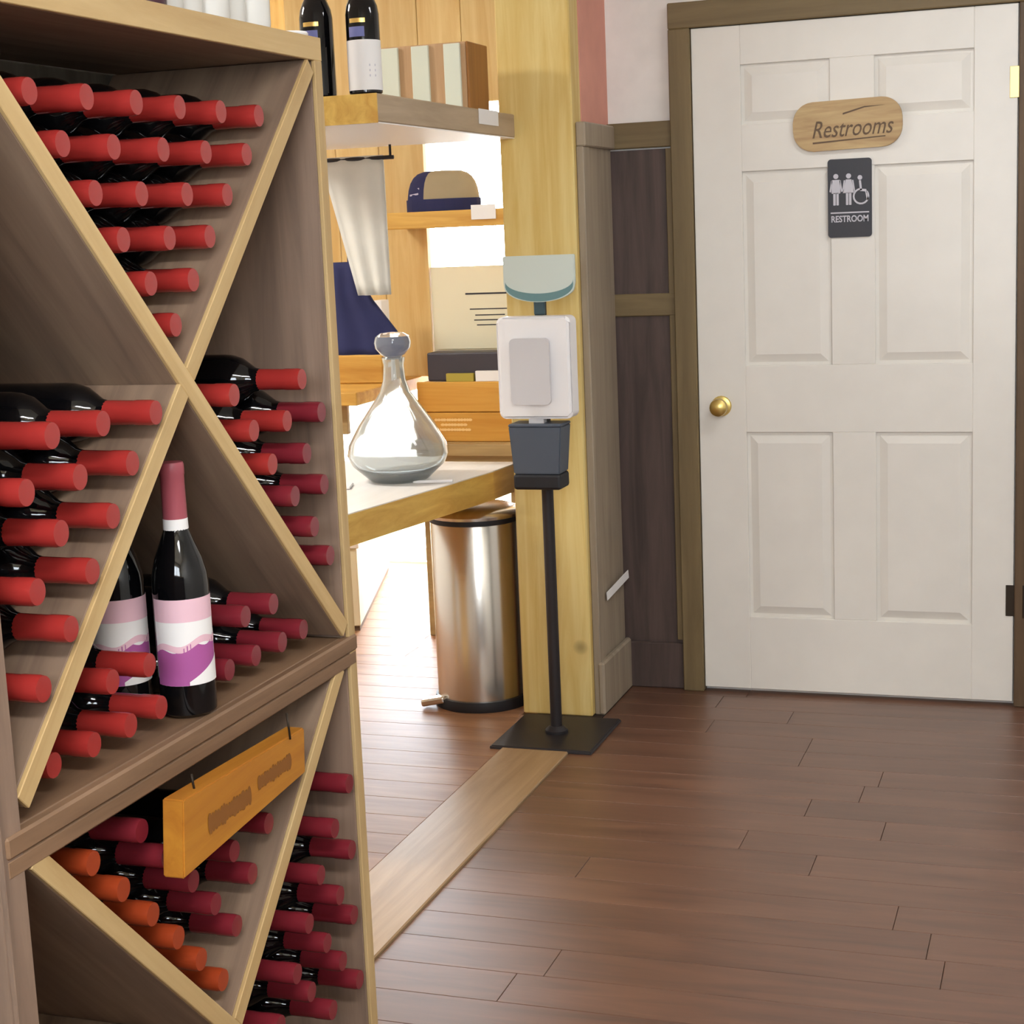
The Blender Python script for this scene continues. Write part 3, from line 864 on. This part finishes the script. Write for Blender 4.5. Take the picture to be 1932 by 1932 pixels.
# glass ship decanter and small things on the slab
dc = root('glass_decanter', (-1.93, 4.56, 0.7505), 'large clear glass ship decanter with wide body standing on the counter slab', 'decanter')
op = [(0.0, 0.0), (0.080, 0.0), (0.092, 0.008), (0.138, 0.050), (0.152, 0.080), (0.146, 0.112), (0.114, 0.168), (0.074, 0.225), (0.046, 0.265), (0.034, 0.300), (0.030, 0.345), (0.034, 0.362), (0.034, 0.368)]
ip = [(0.029, 0.368), (0.026, 0.345), (0.030, 0.300), (0.041, 0.265), (0.068, 0.225), (0.107, 0.168), (0.138, 0.112), (0.144, 0.080), (0.129, 0.050), (0.082, 0.018), (0.0, 0.014)]
put('glass', lathe_me(op + ip, 40, 'glass'), 'clear_glass', dc)
put('stopper', lathe_me([(0, 0.362), (0.025, 0.363), (0.027, 0.372), (0.036, 0.376), (0.052, 0.395), (0.055, 0.412), (0.050, 0.430), (0.034, 0.440), (0, 0.443)], 32, 'stopper'), 'clear_glass', dc)
tag(put('napkin', mesh_from(box_bm(0.12, 0.09, 0.006, 0.002), 'napkin'), 'paper', None, (-2.08, 4.40, 0.7545), (0, 0, 0.3)), 'white folded napkin on the counter slab left of the decanter', 'napkin')
tag(put('pen', lathe_me([(0, -0.06), (0.003, -0.055), (0.005, -0.04), (0.005, 0.06), (0, 0.062)], 10, 'pen', 'X'), 'white_plastic', None, (-1.80, 4.50, 0.7565), (0, 0, 0.25)), 'white pen on the counter slab right of the decanter', 'pen')

# ------------------------------------------------------------------ pedal bin
pb = root('pedal_bin', (-1.792, 4.825, 0), 'round stainless steel pedal bin with black base, under the counter beside the post', 'bin')
put('body', lathe_me([(0, 0.03), (0.140, 0.03), (0.143, 0.032), (0.143, 0.585), (0.141, 0.588), (0, 0.588)], 48, 'body'), 'steel', pb)
put('base_ring', lathe_me([(0, 0), (0.152, 0), (0.154, 0.008), (0.150, 0.032), (0, 0.032)], 48, 'base_ring'), 'black_plastic', pb)
put('lid_collar', lathe_me([(0.136, 0.586), (0.1455, 0.588), (0.1455, 0.602), (0.136, 0.604)], 48, 'lid_collar'), 'black_plastic', pb)
put('lid', lathe_me([(0.146, 0.603), (0.147, 0.612), (0.140, 0.622), (0.110, 0.632), (0.06, 0.637), (0, 0.638)], 48, 'lid'), 'steel', pb)
pd = box('pedal', (-0.165, -0.13, 0.012), (-0.085, -0.085, 0.034), 'steel', pb, 0.006, 2)
pd.rotation_euler = (0, math.radians(-12), 0)

# ------------------------------------------------------------------ hand sanitizer stand
hs = root('sanitizer_stand', (-1.452, 4.515, 0), 'black floor stand with white hand sanitizer dispenser, grey cup and pale sign', 'dispenser')
def pyr(name, w0, d0, w1, d1, h, mat, parent, loc):
    bm = bmesh.new()
    b = [bm.verts.new((x * w0 / 2, y * d0 / 2, 0)) for x, y in ((-1, -1), (1, -1), (1, 1), (-1, 1))]
    t = [bm.verts.new((x * w1 / 2, y * d1 / 2, h)) for x, y in ((-1, -1), (1, -1), (1, 1), (-1, 1))]
    bm.faces.new(t); bm.faces.new(list(reversed(b)))
    for k in range(4):
        bm.faces.new((b[k], b[(k + 1) % 4], t[(k + 1) % 4], t[k]))
    bmesh.ops.recalc_face_normals(bm, faces=bm.faces)
    bmesh.ops.bevel(bm, geom=list(bm.edges), offset=0.003, segments=2, affect='EDGES')
    return put(name, mesh_from(bm, name), mat, parent, loc)
pyr('base_plate', 0.31, 0.335, 0.30, 0.325, 0.010, 'black_metal', hs, (0, 0, 0))
put('pole', lathe_me([(0, 0.008), (0.017, 0.008), (0.017, 1.30), (0, 1.30)], 20, 'pole'), 'black_metal', hs)
put('pole_foot', lathe_me([(0.0, 0.008), (0.034, 0.010), (0.034, 0.018), (0.020, 0.03), (0, 0.03)], 24, 'pole_foot'), 'black_metal', hs)
# dispenser body: rounded housing with a raised face panel and a sloping underside
DW = 0.108
def housing():
    bm = prism_bm(rrect(-DW, -0.143, DW, 0.143, 0.018, 5), 0.10)
    for v in bm.verts:
        if v.co.y < 0.05:
            v.co.y += 0.020 * (abs(v.co.z) / 0.143) ** 3 + 0.012 * (abs(v.co.x) / DW) ** 3
    bmesh.ops.recalc_face_normals(bm, faces=bm.faces)
    bmesh.ops.bevel(bm, geom=[e for e in bm.edges if len(e.link_faces) == 2 and e.calc_face_angle() > 1.0], offset=0.008, segments=2, affect='EDGES')
    return mesh_from(bm, 'dispenser_body')
db = put('dispenser_body', housing(), 'white_plastic', hs, (0.003, -0.118, 1.092))
prism('face_panel', rrect(-0.060, -0.100, 0.055, 0.085, 0.014), 0.012, 'grey_plastic', db, (0, -0.003, 0))
prism('nozzle', rrect(-0.022, -0.018, 0.022, 0.0, 0.004), 0.03, 'grey_plastic', db, (0, 0.03, -0.142))
# drip cup
cup = pyr('drip_cup', 0.135, 0.085, 0.155, 0.095, 0.135, 'slate_plastic', hs, (0.005, -0.066, 0.795))
box('cup_rim', (-0.078, -0.048, 0.133), (0.078, 0.048, 0.142), 'slate_plastic', cup, 0.003)
box('cup_base', (-0.070, -0.045, -0.045), (0.070, 0.045, 0.0), 'black_plastic', cup, 0.008, 2)
box('cup_bracket', (-0.012, 0.035, 0.02), (0.012, 0.052, 0.165), 'black_metal', cup, 0.002)
# sign on top
sgp = [(-0.105, 0.13), (-0.105, 0.055)] + [(0.105 * math.cos(math.radians(a)), 0.045 + 0.045 * math.sin(math.radians(a))) for a in range(188, 353, 11)] + [(0.105, 0.055), (0.105, 0.13)]
tp = prism('top_sign', sgp, 0.012, 'pale_plastic', hs, (0.008, -0.03, 1.272), (math.radians(0), 0, 0), 0.002)
bm = bmesh.new()
for r0, r1, in ((0.80, 1.0),):
    for a in range(184, 356, 8):
        a0, a1 = math.radians(a), math.radians(a + 8)
        add_poly(bm, [(0.100 * math.cos(a0), 0.047 + 0.045 * math.sin(a0)), (0.100 * math.cos(a1), 0.047 + 0.045 * math.sin(a1)),
                      (0.100 * math.cos(a1), 0.060 + 0.036 * math.sin(a1)), (0.100 * math.cos(a0), 0.060 + 0.036 * math.sin(a0))], -0.0012, 0.001)
put('teal_band', mesh_from(bm, 'teal_band'), 'teal', tp)
box('sign_neck', (-0.014, -0.020, 1.235), (0.018, -0.006, 1.30), 'teal_dark', hs, 0.003)

# ------------------------------------------------------------------ back of the left room: table, hutch, crate bench
tbk = root('pine_table', (-2.75, 5.75, 0), 'bright yellow pine table with white cards on it, behind the decanter', 'table')
to = tbk.location
box('table_top', (-3.3, 5.18, 0.905), (-2.335, 6.25, 0.950), 'pine_x', tbk, 0.003, org=to)
for x, y in ((-3.25, 5.25), (-3.25, 6.15), (-2.66, 5.25), (-2.44, 6.15)):
        box('leg', (x, y, 0), (x + 0.06, y + 0.06, 0.905), 'pine_z', tbk, 0.003, org=to)
box('apron_board', (-3.25, 5.24, 0.80), (-2.40, 5.26, 0.905), 'tan_wood', tbk, 0.002, org=to)
tag(box('riser_block', (-2.72, 5.50, 0.9505), (-2.37, 5.62, 1.052), 'pine_x', None, 0.004), 'orange wooden riser block on the pine table carrying white cards', 'riser')
def card(lo, hi, label):
    return tag(box('white_card', lo, hi, 'paper', None, 0.002), label, 'card', 'white cards on the pine table')
card((-2.405, 5.53, 1.0525), (-2.375, 5.60, 1.245), 'tall narrow white card box on the riser block behind the decanter neck')
bpy.data.objects['white_card'].location.x -= 0.0
card((-2.368 - 0.075, 5.515, 1.0525), (-2.368 - 0.04, 5.525, 1.13), 'short white card standing left of the tall one on the riser block')
card((-2.365, 5.50, 0.9505), (-2.338, 5.60, 1.075), 'white card box on the table edge right of the riser block')

lc = root('low_cabinet', (-2.57, 5.62, 0), 'low cream cabinet on the floor at the back, seen under the counter slab', 'cabinet', rot=(0, 0, math.radians(17.4)))
put('body', mesh_from(box_bm(0.28, 1.15, 0.30, 0.003), 'body'), 'cream', lc, (-0.14, 0.575, 0.17))
put('top', mesh_from(box_bm(0.30, 1.17, 0.02, 0.003), 'top'), 'paper', lc, (-0.14, 0.575, 0.33))
put('plinth', mesh_from(box_bm(0.27, 1.13, 0.02, 0.0), 'plinth'), 'ink_brown', lc, (-0.139, 0.575, 0.01))

ht = root('pine_hutch', (-2.3, 5.80, 0.95), 'tall pine-boarded hutch with window gap, header boards and middle shelf', 'hutch')
ho = ht.location
xs = [-2.80, -2.625, -2.452, -2.277]
for a, b in zip(xs, xs[1:]):
    box('board', (a + 0.001, 5.76, 0.9505), (b - 0.001, 5.79, 2.60), 'pine_z', ht, 0.002, org=ho)
xs = [-2.277, -2.11, -1.945, -1.78]
for a, b in zip(xs, xs[1:]):
    box('board', (a + 0.001, 5.76, 1.93), (b - 0.001, 5.79, 2.60), 'pine_z', ht, 0.002, org=ho)
box('upright', (-1.88, 5.72, 0.0 - 0.0), (-1.80, 5.79, 1.93), 'pine_z', ht, 0.002, org=ho)
box('shelf', (-2.36, 5.54, 1.492), (-1.80, 5.76, 1.550), 'pine_x', ht, 0.003, org=ho)
box('backing_panel', (-2.275, 5.77, 0.955), (-1.88, 5.788, 1.35), 'cream', ht, 0.001, org=ho)

hat = root('cap', (-2.16, 5.64, 1.5505), 'navy and khaki cap lying on the hutch shelf in front of the bright window', 'cap')
def dome(a0, a1, name, mat, sx=0.135, sy=0.085, sz=0.142):
    bm = bmesh.new(); R = []
    nu, nv = 16, 7
    for j in range(nv + 1):
        f = j / nv
        ph = f * math.pi / 2
        rr = math.cos(ph) ** 0.45; zz = math.sin(ph) ** 0.75
        R.append([bm.verts.new((sx * rr * math.cos(math.radians(a0 + (a1 - a0) * i / nu)), sy * rr * math.sin(math.radians(a0 + (a1 - a0) * i / nu)), sz * zz)) for i in range(nu + 1)])
    for A, B in zip(R, R[1:]):
        for i in range(nu):
            bm.faces.new((A[i], A[i + 1], B[i + 1], B[i]))
    bmesh.ops.remove_doubles(bm, verts=bm.verts, dist=0.0005)
    return put(name, mesh_from(bm, name, True), mat, hat)
dome(110, 250, 'front_panel', 'navy'); dome(-110, 110, 'crown', 'khaki')
bm = bmesh.new()
for k in range(24):
    a0, a1 = 2 * math.pi * k / 24, 2 * math.pi * (k + 1) / 24
    q = [bm.verts.new((0.138 * math.cos(a), 0.088 * math.sin(a), z)) for a, z in ((a0, 0), (a1, 0), (a1, 0.042), (a0, 0.042))]
    bm.faces.new(q)
put('band', mesh_from(bm, 'band', True), 'navy', hat)
bm = bmesh.new()
for k in range(4):
    z = 0.055 + 0.018 * k
    rr = math.sqrt(max(0.05, 1 - (z / 0.15) ** 2.6))
    q = [bm.verts.new((0.138 * rr * math.cos(math.radians(a)), 0.0885 * rr * math.sin(math.radians(a)), zz)) for a, zz in ((215, z), (240, z + 0.004), (240, z + 0.010), (215, z + 0.006))]
    bm.faces.new(q)
put('embroidery', mesh_from(bm, 'embroidery'), 'navy_light', hat)
tag(box('price_card', (-2.02, 5.535, 1.515), (-1.93, 5.5385, 1.565), 'paper', None, 0), 'white price card on the hutch shelf edge right of the cap', 'card')

bn = root('tan_bench', (-2.05, 5.9, 0), 'low tan wooden bench under the hutch carrying an orange crate', 'bench')
bo = bn.location
box('bench_top', (-2.29, 5.55, 0.680), (-1.885, 5.95, 0.724), 'tan_wood', bn, 0.003, org=bo)
box('apron_board', (-2.27, 5.57, 0.56), (-1.89, 5.60, 0.680), 'tan_wood', bn, 0.002, org=bo)
for x in (-2.28, -1.94):
    for y in (5.60, 5.88):
        box('leg', (x, y, 0), (x + 0.05, y + 0.05, 0.68), 'tan_wood', bn, 0.002, org=bo)
oc = root('wooden_crate', (-2.12, 5.72, 0.7245), 'orange wooden crate with pale stencilled lettering on the tan bench', 'crate')
oo = oc.location
box('front_board', (-2.29, 5.615, 0.7245), (-1.90, 5.63, 0.83), 'crate', oc, 0.003, org=oo)
box('front_board', (-2.29, 5.615, 0.833), (-1.90, 5.63, 0.942), 'crate', oc, 0.003, org=oo)
box('body', (-2.285, 5.63, 0.7245), (-1.905, 5.745, 0.938), 'crate', oc, 0.002, org=oo)
bm = bmesh.new()
rnd = random.Random(4)
for zc, x, xe in ((0.044, -0.095, 0.035), (0.062, -0.075, 0.015), (0.080, -0.10, 0.04)):
    while x < xe:
        w = rnd.uniform(0.010, 0.018)
        add_poly(bm, [(x + w / 2 * math.cos(a), zc + 0.005 * math.sin(a)) for a in [k * math.pi / 5 for k in range(10)]], -0.1062 - rnd.uniform(0, 0.0004), 0.0008)
        x += w * 0.8
put('lettering', mesh_from(bm, 'lettering'), 'crate_ink', oc)
tag(box('charcoal_case', (-2.255, 5.64, 0.9425), (-1.92, 5.745, 1.046), 'case_black', None, 0.006, 2), 'flat charcoal case lying on the orange crate', 'case')
tag(box('olive_card', (-2.175, 5.618, 0.9425), (-2.07, 5.636, 0.972), 'green_card', None, 0.001), 'small olive card leaning on the charcoal case front', 'card')
tag(box('white_leaflet', (-2.062, 5.618, 0.9425), (-1.96, 5.636, 0.980), 'paper', None, 0.001), 'small white leaflet on the crate right of the olive card', 'leaflet')
nb = root('notice', (-2.08, 5.765, 1.20), 'cream notice with dark text lines below the bright window gap', 'notice')
box('sheet', (-2.262, 5.764, 1.05), (-1.89, 5.769, 1.345), 'cream', nb, 0.0, org=nb.location)
bm = bmesh.new()
for x0, x1, z, h in ((-0.06, 0.12, 0.047, 0.006), (-0.045, 0.12, -0.008, 0.004), (-0.025, 0.09, -0.030, 0.004), (-0.03, 0.10, -0.048, 0.004), (-0.02, 0.08, -0.066, 0.004)):
    add_poly(bm, [(x0, z), (x1, z), (x1, z + h), (x0, z + h)], -0.0018, 0.0008)
put('text_lines', mesh_from(bm, 'text_lines'), 'ink_dark', nb)
